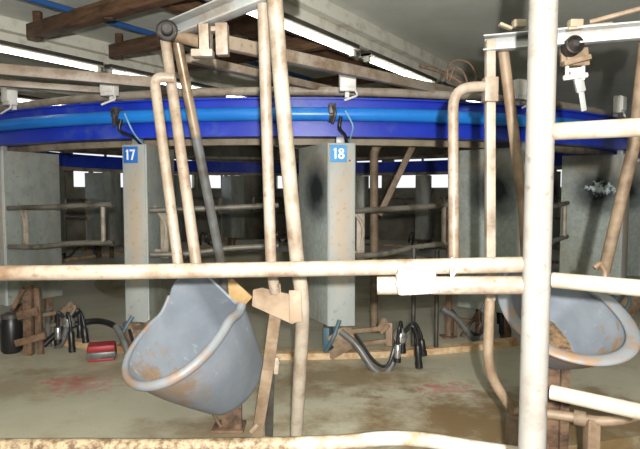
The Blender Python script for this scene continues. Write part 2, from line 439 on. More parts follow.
# ------------------------------------------------------------------ blue ring
RR = 4.40
ring = thing('carousel_ring', 'big curved blue ring beam with a brighter blue pipe above the stalls', 'ring beam', RING)
def local(p): return V(p) - RING
def ringtube(r, z, rad, a0=0, a1=360, n=180, seg=14):
    m = MB()
    if a1 - a0 >= 360: m.tube([local(pol(r, 360 * k / n, z)) for k in range(n)], rad, seg, closed=True)
    else: m.tube([local(pol(r, a0 + (a1 - a0) * k / n, z)) for k in range(n + 1)], rad, seg)
    return m
m = annulus(RR - .06, RR, 1.605, 1.855, 180); m.v = [local(p) for p in m.v]
for zz in (1.60, 1.86):
    a = annulus(RR - .10, RR + .03, zz - .006, zz + .006, 180); m.add([local(p) for p in a.v], a.f)
obj('ring_beam', m, M['bluebeam'], ring)
obj('air_pipe', ringtube(RR + .055, 1.745, .048), M['bluepipe'], ring)
for k in list(range(18)) + [-.7]:
    d = 5 + 20 * k - 1
    m = MB(); c = local(pol(RR + .055, d, 1.745)); tg = V((math.cos(R(d)), math.sin(R(d)), 0)); rd = V((math.sin(R(d)), -math.cos(R(d)), 0))
    m.tube([c - tg * .02, c + tg * .02], .058, 14); m.box(c + rd * .05 + V((0, 0, .03)), (.05, .05, .07), Matrix.Rotation(R(d), 3, 'Z'), .006)
    m.tube([c + rd * .06 + V((0, 0, .05)), c + rd * .10 + tg * .02, c + rd * .07 - V((0, 0, .07))], .012, 8, fillet=.03)
    if -50 < ((d + 180) % 360 - 180) < 60 or 130 < d < 230: obj('pipe_clamp', m, M['darksteel'], ring)

milk = tag(obj('milk_pipe', (lambda mb: mb)(ringtube(4.22, 1.945, .032)), M['cream']), 'cream pipe running round on top of the blue ring beam', 'pipe'); milk.location = RING
m = annulus(4.05, 4.12, 1.56, 1.62, 180); m.v = [local(p) for p in m.v]
o = obj('cable_tray', m, M['drab']); o.location = RING; tag(o, 'dirty tan ring rail just under the inside of the blue ring', 'rail')

# cream frame beams lying over the ring
def overbeam(p, q, h, label, name='frame_beam'):
    m = MB(); m.bar(p, q, .05, h, bev=.004)
    return tag(obj(name, m, M['white']), label, 'beam')
overbeam(at(-60, 64, 3.55), at(157, 83, 4.0), .07, 'cream flat beam below the left fluorescent tubes')
overbeam(at(-60, 79, 3.9), at(110, 91, 4.35), .045, 'thinner tan beam lying over the left part of the blue ring')
overbeam(at(226, 43, 2.95), at(455, 93, 4.6), .07, 'long cream beam sloping away to the right below the lit tubes')
overbeam(at(188, 58, 3.3), at(330, 90, 4.3), .05, 'cream beam crossing behind the tall pipe pair under the long beam')

# ------------------------------------------------------------------ stalls
NST = 18
W2 = .09; ZB, ZT = .23, 1.55
LI = V((-.09 - .52 * math.sin(R(21)), .52 * math.cos(R(21)), 0)); RI = V((.09 - .55 * math.sin(R(8)), .55 * math.cos(R(8)), 0))
def make_partition(scr=False):
    t = thing('stall_partition', '', 'stall partition')
    zm, h = (ZB + ZT) / 2, ZT - ZB
    # left sheet: a child whose own y axis runs along the sheet
    m = MB(); m.box((0, .26, zm), (.008, .52, h), bev=.001)
    l = obj('left_sheet', m, M['panel_scratched'] if scr else M['panel'], t, label='sheet with a dark rubbed patch'); l.location = (-.09, 0, 0); l.rotation_euler = (0, 0, R(21))
    m = MB(); m.bar(V((.09, 0, zm)), RI + V((0, 0, zm)), .008, h, bev=.001); m.bar(LI + V((0, 0, zm)), RI + V((0, 0, zm)), .008, h, bev=.001)
    quad = [V((-.085, .005, 0)), V((.085, .005, 0)), RI - V((.004, .006, 0)), LI + V((.006, -.004, 0))]
    for z in (ZB + .002, ZT - .014): m.prism([q + V((0, 0, z)) for q in quad], (0, 0, .01))
    obj('right_sheet', m, M['plainpanel'], t)
    m = MB(); m.box((0, .0, zm), (2 * W2, .02, h), bev=.004)
    for k in (-1, 1): m.tube([(k * (W2 + .003), .005, ZB), (k * (W2 + .003), .005, ZT)], .008, 8)
    obj('front_sheet', m, M['front'], t)
    m = MB(); m.box((0, .05, (ZT + 1.594) / 2), (.07, .05, 1.594 - ZT), bev=.003); m.box((-.06, .32, (ZT + 1.56) / 2), (.06, .05, 1.56 - ZT), bev=.003); obj('hanger', m, M['galv'], t)
    m = MB(); m.bar((-.04, .16, 0), (-.04, .16, ZB), .07, .06, (1, 0, 0)); m.bar((-.06, .45, 0), (-.06, .45, ZB), .06, .05, (1, 0, 0)); obj('stand', m, M['rust'], t)
    m = MB(); m.bar((W2 + .07, .14, .70), (W2 + .07, .14, 1.08), .06, .03, (0, 1, 0)); m.tube([(W2 + .06, .14, .72), (W2 + .10, .12, .95), (W2 - .02, .14, 1.10)], .014, 10, fillet=.08); m.bar((W2 - .02, .15, .75), (W2 + .09, .15, .75), .02, .03); obj('side_bracket', m, M['cream'], t)
    return t
def add_sign(t, txt, pm):
    SX = -.022
    m = MB(); m.box((SX, -.014, ZT - .075), (.118, .006, .12), bev=.002); p = obj('number_plate', m, pm, t, label='blue plate with white number ' + txt)
    def P(x, z): return V((SX + x, -.0185, ZT - .075 + z))
    w, hh = .0135, .038
    for n_, ch in enumerate(txt):
        x = -.027 if n_ == 0 else .018; m = MB()
        if ch == '1':
            m.bar(P(x + .004, -hh), P(x + .004, hh), .003, w, (1, 0, 0), .0005); m.bar(P(x + .002, hh - .005), P(x - .009, hh - .014), .003, .008, (0, 0, 1), .0005)
        elif ch == '7':
            m.bar(P(x - .022, hh - w / 2), P(x + .022, hh - w / 2), .003, w, (0, 0, 1), .0005); m.bar(P(x + .015, hh - .004), P(x - .006, -hh), .003, w, (1, 0, 0), .0005)
        else:
            for zc, r1, r2 in ((.0185, .0195, .0075), (-.0175, .0235, .0095)):
                vs = []; fs = []; N = 24
                for k in range(N):
                    a = 2 * math.pi * k / N
                    for rr in (r2, r1):
                        for yy in (-.0015, .0015): vs.append(P(x + rr * math.cos(a), zc + rr * .92 * math.sin(a)) + V((0, yy, 0)))
                for k in range(N):
                    i, j = 4 * k, 4 * ((k + 1) % N)
                    for q in ((0, 2), (2, 3), (3, 1), (1, 0)): fs.append((i + q[0], i + q[1], j + q[1], j + q[0]))
                m.add(vs, fs)
        obj('digit', m, M['digit'], p)
def make_hoop(post=False):
    t = thing('stall_rail', '', 'rail')
    def hp(f, z, o=0): return V((.10 + .86 * f, .03 + .42 * f + o, z))
    m = MB(); m.tube([hp(0, 1.065), hp(.5, 1.08, -.03), hp(1, 1.10)], .021, 12, fillet=.2); obj('upper_rail', m, M['hooprail'], t)
    m = MB(); m.tube([hp(0, .735), hp(.3, .735), hp(.6, .775), hp(1, .785)], .021, 12, fillet=.12); obj('lower_rail', m, M['hooprail'], t)
    m = MB(); m.tube([hp(.91, .78), hp(.91, 1.09)], .019, 10); obj('strut', m, M['cream'], t)
    if post:
        m = MB(); e = hp(1.0, 0, .04); m.tube([e, e + V((0, 0, 1.14))], .027, 10)
        for z in (1.10, .79): m.box(e + V((0, -.01, z)), (.07, .07, .05), bev=.008)
        m.box(e + V((0, 0, .006)), (.12, .12, .012)); obj('end_post', m, M['rust'], t)
    return t
def make_arm():
    t = thing('cluster_hanger', '', 'hanger')
    y = -.06
    m = MB(); m.bar((-.05, y, .115), (.05, y, .20), .05, .10, (0, 0, 1), .005); m.prism([(-.10, y - .02, .03), (-.04, y - .02, .0), (.14, y - .02, .12), (.10, y - .02, .24), (.02, y - .02, .24), (.02, y - .02, .13)], (0, .04, 0)); m.box((.07, y + .05, .15), (.05, .18, .05), bev=.004); obj('shoulder', m, M['tan'], t)
    m = MB(); m.bar((.05, y, .205), (.38, y - .05, .275), .035, .03); obj('upper_bar', m, M['tan'], t)
    m = MB(); m.bar((.08, y, .11), (.38, y - .05, .185), .035, .03); obj('lower_bar', m, M['tan'], t)
    m = MB(); m.bar((.38, y - .05, .15), (.38, y - .05, .31), .04, .045, (1, 0, 0)); m.tube([(.33, y - .08, .27), (.33, y, .30)], .03, 10); m.tube([(.33, y - .08, .24), (.38, y - .08, .30)], .014, 8); obj('end_plate', m, M['tan'], t)
    m = MB(); m.box((-.10, y + .06, .12), (.05, .1, .2), bev=.01); m.tube([(-.09, y - .02, .06), (-.02, y - .05, .17), (.0, y + .02, .28)], .016, 8, fillet=.05); obj('valve', m, M['cyan'], t)
    return t
def make_cluster():
    t = thing('milking_cluster', '', 'milking cluster')
    cx, cy, cz = .37, -.28, .225
    m = MB(); m.lathe([(.012, -.06), (.042, -.045), (.05, -.01), (.046, .02), (.03, .04), (.012, .055)], (cx, cy, cz)); obj('claw', m, M['chrome'], t)
    for i, (dx, dy, ln) in enumerate(((.105, -.05, .20), (.15, .03, .14), (-.03, -.07, .15), (.03, .07, .13))):
        a = V((cx + dx * .25, cy + dy * .5, cz + .03)); b = V((cx + dx * .7, cy + dy, cz + .075)); c = V((cx + dx, cy + dy, cz + .0)); d = c + V((dx * .15, 0, -ln))
        mid = c + (d - c) * .35
        m = MB(); m.tube(spline([a, b, c, mid], 6), .0125, 10); o1 = obj('liner_tube', m, M['rubber'], t)
        m = MB(); m.tube([c + (d - c) * .28, c + (d - c) * .34, c + (d - c) * .9, d], [.017, .023, .023, .019], 12); o2 = obj('teat_cup', m, M['chrome'] if i == 2 else M['rubber'], t)
        m = MB(); m.tube([c + (d - c) * .88, d + (d - c).normalized() * .012], .026, 12); obj('cup_mouth', m, M['rubber'], o2)
    m = MB(); m.tube(spline([(cx - .02, cy, cz - .04), (cx - .05, cy - .03, cz - .17), (cx - .12, cy - .06, cz - .245), (cx - .20, cy - .05, cz - .20), (cx - .30, cy, cz - .06), (cx - .40, cy + .06, cz + .02)], 8), .023, 12); obj('milk_hose', m, M['hose'], t)
    m = MB(); m.tube(spline([(cx - .01, cy + .02, cz + .03), (cx - .05, cy - .04, cz - .08), (cx - .10, cy - .05, cz - .19), (cx - .18, cy - .01, cz - .17), (cx - .30, cy + .07, cz + .0)], 8), .011, 8); obj('pulse_hose', m, M['rubber'], t)
    return t
def make_junction():
    t = thing('junction_box', '', 'box')
    m = MB(); m.box((0, 0, .075), (.115, .07, .15), bev=.006); obj('housing', m, M['whitebox'], t)
    m = MB(); m.box((0, -.04, .085), (.105, .012, .12), bev=.004); obj('lid', m, M['whitebox'], t)
    m = MB(); m.box((.0, .03, -.005), (.03, .03, .07)); m.tube([(.05, -.02, .01), (.07, -.03, -.03), (.02, -.05, -.05), (-.03, -.06, -.07)], .008, 8, fillet=.03); obj('cable', m, M['whitebox'], t)
    return t
def make_airhose():
    m = MB(); m.tube(spline([(-.02, -.125, 1.72), (-.03, -.125, 1.64), (.02, -.03, 1.60), (.04, .03, 1.553)], 6), .013, 10)
    t = thing('air_hose', '', 'hose'); obj('rubber_hose', m, M['rubber'], t)
    m = MB(); m.tube(spline([(.01, -.125, 1.76), (.06, -.13, 1.66), (.06, -.06, 1.60), (.06, .03, 1.553)], 6), .006, 8); obj('pulse_tube', m, M['bluehose'], t)
    return t

def ordn(i): return ['first', 'second', 'third', 'fourth', 'fifth', 'sixth', 'seventh', 'eighth', 'ninth', 'tenth', 'eleventh', 'twelfth', 'thirteenth', 'fourteenth'][i]
H1 = make_hoop(True)
P0, P1, H0, A0, K0, J0, Z0 = make_partition(), make_partition(True), make_hoop(), make_arm(), make_cluster(), make_junction(), make_airhose()
COFF = {-2: V((.68, -.10, -.01)), 1: V((-.72, .22, .03))}
used = set()
def inst(proto, loc, rz, label, group=None):
    if proto.name not in used:
        used.add(proto.name); proto.location = loc; proto.rotation_euler = (0, 0, rz); o = proto
        o['label'] = label
        if group: o['group'] = group
        return o
    return dup(proto, loc, rz, label, group)
ang = lambda k: 5 + 20 * k
near = {-2: ('at the left picture edge', 'left edge of the picture'), -1: ('number 17', 'number 17'), 0: ('number 18', 'number 18'), 1: ('left of the thick white post', 'thick white post'), 2: ('at the right picture edge', 'right edge of the picture')}
SEEN = {}
PL = {-2: 'wide galvanised stall partition at the left picture edge', -1: 'narrow galvanised stall partition carrying the blue plate 17',
      0: 'galvanised stall partition carrying the paler blue plate 18', 1: 'galvanised stall partition with dark rubbed patch, left of the thick white post',
      2: 'galvanised stall partition with a white scratched patch, right of the thick white post', 3: 'dark galvanised partition at the right edge, behind the leaning brown pipe'}
HL = {-2: 'pair of grimy rails with posts left of partition 17', -1: 'pair of grimy rails between partition 17 and the tall pipe pair', 0: 'pair of grimy rails right of partition 18 ending at a rusty post',
      1: 'short pair of grimy rails showing between the thick white post and the scratched panel'}
AL = {-2: 'rusty cluster hanger frame at lower left, under the main rail', -1: 'tan cluster hanger frame behind the feed bowl', 0: 'tan rectangular cluster hanger frame under partition 18', 2: 'cluster hanger at lower right behind the second feed bowl'}
KL = {-2: 'black milking cluster hanging beside the rusty stand at lower left', -1: 'black milking cluster half hidden at the left side of the big feed bowl', 0: 'black milking cluster with looped grey hose hanging right of partition 18', 1: 'black milking cluster low behind the rails, left of the bent upright pipe'}
JL = {-2: 'white box above the blue ring at the left edge', -1: 'white box above the blue ring over plate 17', 0: 'white junction box above the blue ring over plate 18', 1: 'white box above the blue ring just left of the thick white post', 2: 'white box above the blue ring at the right, beside the leaning brown pipe'}
ZL = {-1: 'hose pair hanging down to partition 17', 0: 'hose pair hanging down to partition 18'}
far = sorted([k for k in range(4, 15)], key=lambda k: pol(4.4, ang(k)).x / pol(4.4, ang(k)).y)
# stalls across the ring: the ones that show through the gaps
SHOW = {'stall_partition': [1, 2, 3, 4, 6, 7, 9], 'stall_rail': [2, 4, 5, 7, 8, 10], 'cluster_hanger': [2, 4, 5, 7], 'milking_cluster': [2, 4, 5, 7]}
for k in list(range(-2, 4)) + far:
    a = ang(k); rz = R(a); b = pol(RR, a)
    isfar = k > 3
    n = far.index(k) if isfar else -1
    def fl(kind, what): return 'far %s across the ring, %s from the left' % (what, ordn(SHOW[kind].index(n)))
    def has(kind, table): return (k in table) or (isfar and n in SHOW[kind])
    if has('stall_partition', PL):
        o = inst(P1 if k == 2 else P0, b, rz, PL.get(k) or fl('stall_partition', 'grey stall partition'), 'stall partitions of the ring')
        if k in (-1, 0): SEEN[k] = o
    if has('stall_rail', HL): inst(H1 if k == 0 else H0, b, rz, HL.get(k) or fl('stall_rail', 'stall rail pair'), 'stall rails of the ring')
    if has('cluster_hanger', AL): inst(A0, V((-2.33, 4.5, 0)) if k == -2 else b, 0 if k == -2 else rz - R(24), AL.get(k) or fl('cluster_hanger', 'cluster hanger'), 'cluster hangers')
    if has('milking_cluster', KL): inst(K0, b + (COFF.get(k) or V((0, 0, 0))), rz, KL.get(k) or fl('milking_cluster', 'milking cluster'), 'milking clusters')
    if k in JL: inst(J0, pol(RR + .02, a + {-2: 3.6, -1: -2.4, 0: .5, 1: -1.5, 2: -3.7}[k], 1.908), rz, JL[k], 'junction boxes on the ring')
    if k in ZL: inst(Z0, b, rz, ZL[k], 'hose pairs between ring and partitions')
add_sign(SEEN[-1], '17', M['plate']); add_sign(SEEN[0], '18', M['paleplate'])
m = MB(); m.lathe([(.008, 0), (.008, .004)], (.058, -.010, ZT - .125), (0, -1, 0), 12); obj('red_dot', m, M['red'], SEEN[0], label='small red dot')

# rusty brace between stalls 18 and 19, and the posts under the ring
m = MB(); b0 = at(374, 352, 4.75); b0.z = 0
m.tube([b0, at(374, 150, 4.75), at(384, 137, 4.75)], .036, 12, fillet=.12)
t = thing('brace_frame', 'brown rusty bent post with a slanting brace right of partition 18', 'brace', b0, world=True)
obj('bent_post', m, M['brown'], t)
m = MB(); m.bar(at(419, 133, 4.72), at(379, 215, 4.72), .05, .05, (0, 1, 0)); obj('slanting_brace', m, M['brown'], t)
for px, lb in ((372, None), (413, 'thin black upright pipe under the rail, right of the hanging cluster'), (436, 'thin black upright pipe beside the rusty end post under the rail')):
    if lb:
        b0 = gp(px, 350 if px < 430 else 353); m = MB(); q = b0.copy(); q.z = .78
        m.tube([b0, q], .017, 10); o = obj('floor_pipe', m, M['darksteel']); tag(o, lb, 'pipe')

m = MB(); b0 = at(470, 350, 4.55); b0.z = 0
for p_, q_, w_ in (((453, 349), (480, 309), .035), ((450, 318), (491, 323), .03), ((466, 349), (493, 303), .03), ((449, 337), (487, 341), .035), ((484, 312), (488, 352), .03)):
    m.bar(at(*p_, 4.55 + w_), at(*q_, 4.62 + w_), .02, w_, (0, 1, 0))
for px_ in (455, 486): q_ = at(px_, 330, 4.60); m.bar((q_.x, q_.y, 0), (q_.x, q_.y, .14), .03, .03, (1, 0, 0))
t = thing('scrap_frame', 'tangle of rusty flat bars low behind the rails, right of the rusty end post', 'frame', b0, world=True); obj('rusty_bars', m, M['rust'], t)
# red kettle shaped block under the left cluster, black jar and rusty stand at left
b0 = gp(102, 359); t = thing('rubber_block', 'red and grey block lying under the left milking cluster', 'block', b0, .3)
m = MB(); m.box((0, 0, .09), (.19, .14, .05), bev=.015); obj('red_top', m, M['red'], t, label='red upper layer')
m = MB(); m.box((0, 0, .045), (.20, .15, .05), bev=.012); obj('grey_middle', m, M['hose'], t)
m = MB(); m.box((0, 0, .01), (.18, .13, .02), bev=.006); obj('red_base', m, M['red'], t)
m = MB(); m.tube(spline([at(36, 358, 4.25), at(46, 343, 4.3), at(66, 328, 4.35), at(95, 321, 4.4), at(116, 327, 4.3), at(129, 346, 4.2), at(134, 352, 4.15)], 8), .024, 12)
tag(obj('milk_hose', m, M['rubber']), 'thick black hose arched over the red block at lower left', 'hose')
b0 = gp(12, 352); t = thing('milk_jar', 'dark jar with a shiny lid at the lower left edge', 'jar', b0)
m = MB(); m.lathe([(.06, 0), (.075, .02), (.075, .22), (.06, .26)], (0, 0, 0)); obj('jar_body', m, M['rubber'], t)
m = MB(); m.lathe([(.068, .26), (.068, .29), (.03, .305)], (0, 0, 0)); obj('lid', m, M['darksteel'], t)
b0 = gp(33, 355); t = thing('rusty_stand', 'rusty bracketed upright stand beside the dark jar at lower left', 'stand', b0)
m = MB(); m.bar((-.03, 0, 0), (-.02, 0, .52), .05, .06, (1, 0, 0)); m.bar((.05, .02, 0), (.03, .02, .5), .03, .04, (1, 0, 0)); obj('uprights', m, M['rust'], t)
m = MB(); m.bar((-.10, -.045, .10), (.12, -.045, .16), .03, .05); m.bar((-.08, -.045, .30), (.07, -.045, .34), .03, .06); m.bar((-.12, -.045, .34), (-.03, -.045, .5), .025, .03, (1, 0, 0)); obj('brackets', m, M['rust'], t)

# ------------------------------------------------------------------ pipe barrier in front
D = 1.68
pb = at(535, 449, D); base = V((pb.x, D, ZG))
bar = thing('pipe_barrier', 'thick white post with white horizontal pipes running left and right across the front', 'barrier', base, world=True)
px_ = at(540, 224, D).x
m = MB(); m.tube([(px_ - .012, D, ZG), (px_ - .002, D, 2.35)], .041, 24); m.box((px_ - .004, D, ZG + .006), (.2, .2, .012)); obj('post', m, M['post'], bar)
m = MB(); m.tube([at(-120, 274.5, 1.78), at(120, 272, 1.78), at(300, 269, 1.76), at(527, 264.5, 1.70)], .0245, 18); obj('main_rail', m, M['white'], bar)
m = MB(); m.tube([at(377, 285.5, 1.735), at(532, 285, 1.70)], .0285, 18); obj('sleeve_rail', m, M['white'], bar)
m = MB(); m.box(at(416, 282, 1.70), (.12, .05, .075), Matrix.Rotation(R(-3), 3, 'Y'), .012)
for q, r in (((402, 271), .014), ((424, 273), .012), ((410, 291), .013), ((431, 290), .012), ((400, 284), .014)): m.ball(at(q[0], q[1], 1.675), r)
obj('weld_joint', m, M['plaster'], bar, label='lumpy white joint')
m = MB(); m.tube(spline([at(459, 262, 1.675), at(456, 271, 1.665), at(449, 280, 1.665), at(440, 291, 1.66)], 5), .0035, 8); m.tube(spline([at(452, 258, 1.70), at(451, 272, 1.665), at(453, 280, 1.665)], 5), .003, 8); obj('tie_cord', m, M['whitebox'], bar)
m = MB(); m.tube([at(555, 131.5, 1.66), at(655, 126.5, 1.50)], .0255, 18); obj('upper_side_rail', m, M['cream'], bar)
m = MB(); m.tube([at(553, 280, 1.66), at(655, 289.5, 1.50)], .0235, 18); obj('middle_side_rail', m, M['cream'], bar)
m = MB(); m.tube([at(551, 392, 1.66), at(655, 415, 1.50)], .0225, 18); obj('lower_side_rail', m, M['cream'], bar)

m = MB(); m.tube(spline([at(-90, 447, 2.36), at(60, 446, 2.36), at(200, 446, 2.36), at(330, 443, 2.36), at(385, 438.5, 2.36), at(425, 440, 2.36), at(470, 447, 2.36), at(540, 457, 2.36)], 8), .031, 16)
o = obj('edge_pipe', m, M['edge']); tag(o, 'manure speckled pipe running along the deck edge at the bottom of the picture', 'pipe')

# ------------------------------------------------------------------ left feed gate
b0 = at(283, 438, 2.55); b0.z = 0
ga = thing('feed_gate', 'left feed gate with leaning pipes hanging from a black pivot nut', 'gate', b0, world=True)
pv = at(169, 34, 2.5)
m = MB(); m.channel(at(171, 31, 2.52), at(300, -22, 2.12), .06, .075, .007, side=-1); obj('top_beam', m, M['galv'], ga)
ax = V((.25, -1, .05)).normalized()
m = MB(); m.lathe([(.030, -.05), (.030, -.02), (.046, -.02), (.046, .03), (.040, .034), (.040, .018), (.026, .018), (.026, .05), (.020, .055)], pv + V((0, -.03, 0)), ax, 16); obj('pivot_nut', m, M['iron'], ga)
m = MB(); m.tube([pv + V((.02, 0, -.005)), at(208, 44, 2.42)], .027, 14); obj('pivot_arm', m, M['tan'], ga)
m = MB()
m.channel(at(205, 26, 2.38), at(206, 57, 2.38), .07, .05, .006, (1, 0, 0)); m.bar(at(222, 24, 2.36), at(223, 56, 2.36), .05, .05, (1, 0, 0)); m.box(at(203, 54, 2.37), (.09, .06, .03), bev=.004); m.box(at(214, 30, 2.40), (.09, .05, .02), bev=.003)
obj('clamp_bracket', m, M['white'], ga)
m = MB(); m.tube([pv + V((-.012, -.02, -.02)), at(197, 270, 2.30)], .0235, 14); obj('white_hanging_pipe', m, M['white'], ga)
m = MB(); m.tube([pv + V((.03, .02, -.02)), at(222, 268, 2.84), at(226, 312, 2.93)], .0235, 14); obj('steel_hanging_pipe', m, M['steel'], ga, label='half bare steel pipe')
m = MB(); m.tube([at(174, 78, 2.42), at(154, 77, 2.40), at(179, 270, 2.28)], .022, 14, fillet=.06); obj('bent_pipe', m, M['white'], ga)
m = MB(); m.tube([at(263, 4, 2.14), at(271, 265, 2.22), at(275, 292, 2.25)], .0225, 14, fillet=.05); obj('inner_leg', m, M['white'], ga)
m = MB(); m.bar(at(277, 302, 2.27), at(268, 370, 2.38), .012, .05, (1, 0, 0)); m.bar(at(268, 368, 2.38), at(257, 437, 2.52), .012, .05, (1, 0, 0)); m.bar(at(275, 284, 2.25), at(277, 306, 2.27), .02, .045, (1, 0, 0)); m.tube([at(251, 432, 2.48), at(258, 424, 2.48)], .012, 8); obj('flat_leg', m, M['tan'], ga)
m = MB(); m.bar(at(271, 363, 2.40), at(269, 436, 2.53), .01, .036, (1, 0, 0)); obj('dark_strap', m, M['darksteel'], ga)
m = MB(); m.bar(at(266, 364, 2.385), at(279, 360, 2.385), .02, .03); m.bar(at(277, 358, 2.385), at(276, 374, 2.385), .015, .02, (1, 0, 0)); obj('strap_hook', m, M['cream'], ga)
m = MB(); m.tube([at(273, -25, 2.05), at(279, 60, 2.08), at(297, 262, 2.2), at(303, 300, 2.25), at(302, 335, 2.32), at(296, 440, 2.55)], .029, 16, fillet=.12); obj('outer_leg', m, M['cream'], ga)
m = MB(); q = [at(253, 290, 2.27), at(262, 288, 2.27), at(300, 297, 2.22), at(303, 320, 2.22), at(292, 324, 2.22), at(252, 306, 2.27)]; m.prism(q, (0, .016, 0)); m.bar(at(295, 290, 2.21), at(296, 322, 2.21), .012, .05, (1, 0, 0)); obj('bowl_bracket', m, M['tan'], ga)
m = MB(); m.bar(at(226, 284, 2.98), at(247, 303, 2.98), .02, .09); obj('backing_plate', m, M['yellowpaint'], ga)

# ------------------------------------------------------------------ feed bowls
HW, AB, AF, HT = .231, -.27, .316, .547
RC = .10
def outline():
    """U shaped outline: one side, round the front, other side, rounded corner, flat back, rounded corner"""
    side = [(AB + RC + (.02 - AB - RC) * k / 5, HW * (.88 + .12 * math.sin(k / 5 * math.pi / 2))) for k in range(5)]
    pts = [(a, -b) for a, b in side]
    for k in range(25):
        a = -math.pi / 2 + math.pi * k / 24; pts.append((.02 + (AF - .02) * max(0, math.cos(a)) ** .85, HW * math.sin(a)))
    pts += side[::-1]
    bw = HW * .88 - RC
    corner = [(AB + RC - RC * math.sin(t), bw + RC * math.cos(t)) for t in (R(18), R(36), R(54), R(72), R(90))]
    pts += corner
    for k in range(1, 12): pts.append((AB, bw * (1 - 2 * k / 12)))
    pts += [(a, -b) for a, b in corner[::-1]]
    return pts
OUT = outline()
def rise(a, b):
    """the flat back stands higher than the rim, with a notch beside the bracket side"""
    if a > AB + .19: return 0
    t = (AB + .19 - a) / .19; t = t * t * (3 - 2 * t)
    h = .10 if b < .02 else .10 - min(1, (b - .02) / .085) * .17
    return h * t
def level(d, inset):
    f = d / HT
    sa = 1 - .424 * f ** 1.25 if f < .82 else (1 - .424 * .82 ** 1.25) * math.sqrt(max(0, 1 - ((f - .82) / .19) ** 2 * .75))
    sb = 1 - .60 * f ** 1.5 if f < .82 else (1 - .60 * .82 ** 1.5) * math.sqrt(max(0, 1 - ((f - .82) / .19) ** 2 * .75))
    out = []
    for a, b in OUT:
        aa = AB + (a - AB) * sa; bb = b * sb
        cxm = -.03
        L = math.hypot(aa - cxm, bb)
        k = max(.02, (L - inset) / L) if L > 0 else 1
        z = -d + rise(a, b) * max(0, 1 - f * 2.2)
        out.append(V((cxm + (aa - cxm) * k + (.0), bb * k, z + (inset * .9 if d > HT * .8 else 0))))
    return out
def make_bowl(label, loc, ef, ew, en, group, wide=1.0, deep=1.0, lip=(.009, .023)):
    t = thing('feed_bowl', label, 'feed bowl', (0, 0, 0), 0, group)
    ds = [HT * q for q in (0, .07, .16, .3, .45, .6, .74, .83, .89, .94, .975, 1)]
    m = MB(); loops = [level(d, 0) for d in ds] 
    inner = [level(d, .012) for d in ds][::-1]
    n = len(OUT); vs = []; fs = []
    seq = inner + loops
    for lp_ in seq: vs += lp_
    def skin(lo, hi):
        mm = MB(); f2 = []
        for i in range(hi - lo - 1):
            for k in range(n):
                k2 = (k + 1) % n; f2.append((i * n + k, i * n + k2, (i + 1) * n + k2, (i + 1) * n + k))
        end = 0 if lo == 0 else hi - lo - 1
        f2.append(tuple(end * n + k for k in range(n)))
        return mm.add(vs[lo * n:hi * n], f2)
    L_ = len(inner)
    obj('shell', skin(L_ - 1, len(seq)), M['bowl_outside'], t, 50); obj('lining', skin(0, L_), M['bowl'], t, 50)
    m = MB(); top = level(0, .0); path = [V(p) for p in top[0:35]]; path += [path[-1] * 1.6 - path[-2] * .6 + V((0, 0, .012)), path[-1] * 2.3 - path[-2] * 1.3 + V((0, 0, .03))]
    pp = spline(path[:-1:2] + path[-1:], 3); m.tube(pp, [lip[0] + (lip[1] - lip[0]) * min(1, i / len(pp) * 1.8) for i in range(len(pp))], 12); obj('rim', m, M['bowlrim'], t)
    m = MB(); vs = []; fs = []; G = 16   # lumps of feed lying on the bottom
    rnd = random.Random(3)
    lev = level(HT * .84, .016)
    for i in range(G + 1):
        f = i / G
        for p in lev:
            q = V((.02 + (p.x - .02) * f, p.y * f, 0)); h = .05 * (1 - f ** 2) + .018 * math.sin(q.x * 47 + q.y * 31) * (1 - f) + .012 * math.sin(q.x * 91 - q.y * 73) * (1 - f)
            vs.append(V((q.x, q.y, -HT * .97 + f * HT * .085 + h * .3)))
    for i in range(G):
        for k in range(n): k2 = (k + 1) % n; fs.append((i * n + k, i * n + k2, (i + 1) * n + k2, (i + 1) * n + k))
    m.add(vs, fs); fd = obj('feed_residue', m, M['feed'], t); fd['kind'] = 'stuff'
    ef, ew, en = V(ef).normalized(), V(ew).normalized(), V(en).normalized()
    rot = Matrix((ef, ew * wide, en * deep)).transposed()
    mw = Matrix.Translation(loc) @ rot.to_4x4(); t.matrix_world = mw
    inv = mw.inverted(); c = mw @ V((0.0, 0, -HT * .95)); g0 = V((c.x, c.y, 0))
    m = MB(); m.bar(g0, c + V((0, 0, .03)), .05, .07, (1, 0, 0)); m.bar(g0 + V((.05, -.03, 0)), c + V((.05, -.03, .05)), .03, .04, (1, 0, 0)); m.box(g0 + V((0, 0, .008)), (.16, .14, .016), None, .003)
    m.tube(spline([c + V((-.12, -.02, .05)), c + V((-.09, -.03, -.02)), g0 + V((-.03, -.06, .03))], 6), .008, 8)
    m.v = [inv @ p for p in m.v]; obj('foot_bracket', m, M['rust'], t)
    return t
def frame_from(hx, hy, tilt, roll=0):
    """front direction (hx,hy) on the ground, tilted forward by tilt degrees"""
    h = V((hx, hy, 0)).normalized(); c, s = math.cos(R(tilt)), math.sin(R(tilt))
    ef = h * c - V((0, 0, s)); en = h * s + V((0, 0, c)); ew = en.cross(ef)
    q = Matrix.Rotation(R(roll), 3, ef); return ef, q @ ew, q @ en
ef, ew, en = frame_from(-.509, -.861, 34.4, 2.7)
make_bowl('large blue-grey plastic feed bowl with dried feed, tilted to the left below the main rail', at(182.7, 331, 2.55), ef, ew, en, 'feed bowls')
ef, ew, en = frame_from(.04, -1, 25)
make_bowl('blue-grey feed bowl half hidden behind the thick white post', at(564, 311, 2.42), ef, ew, en, 'feed bowls', 1.06, .5, (.029, .029))

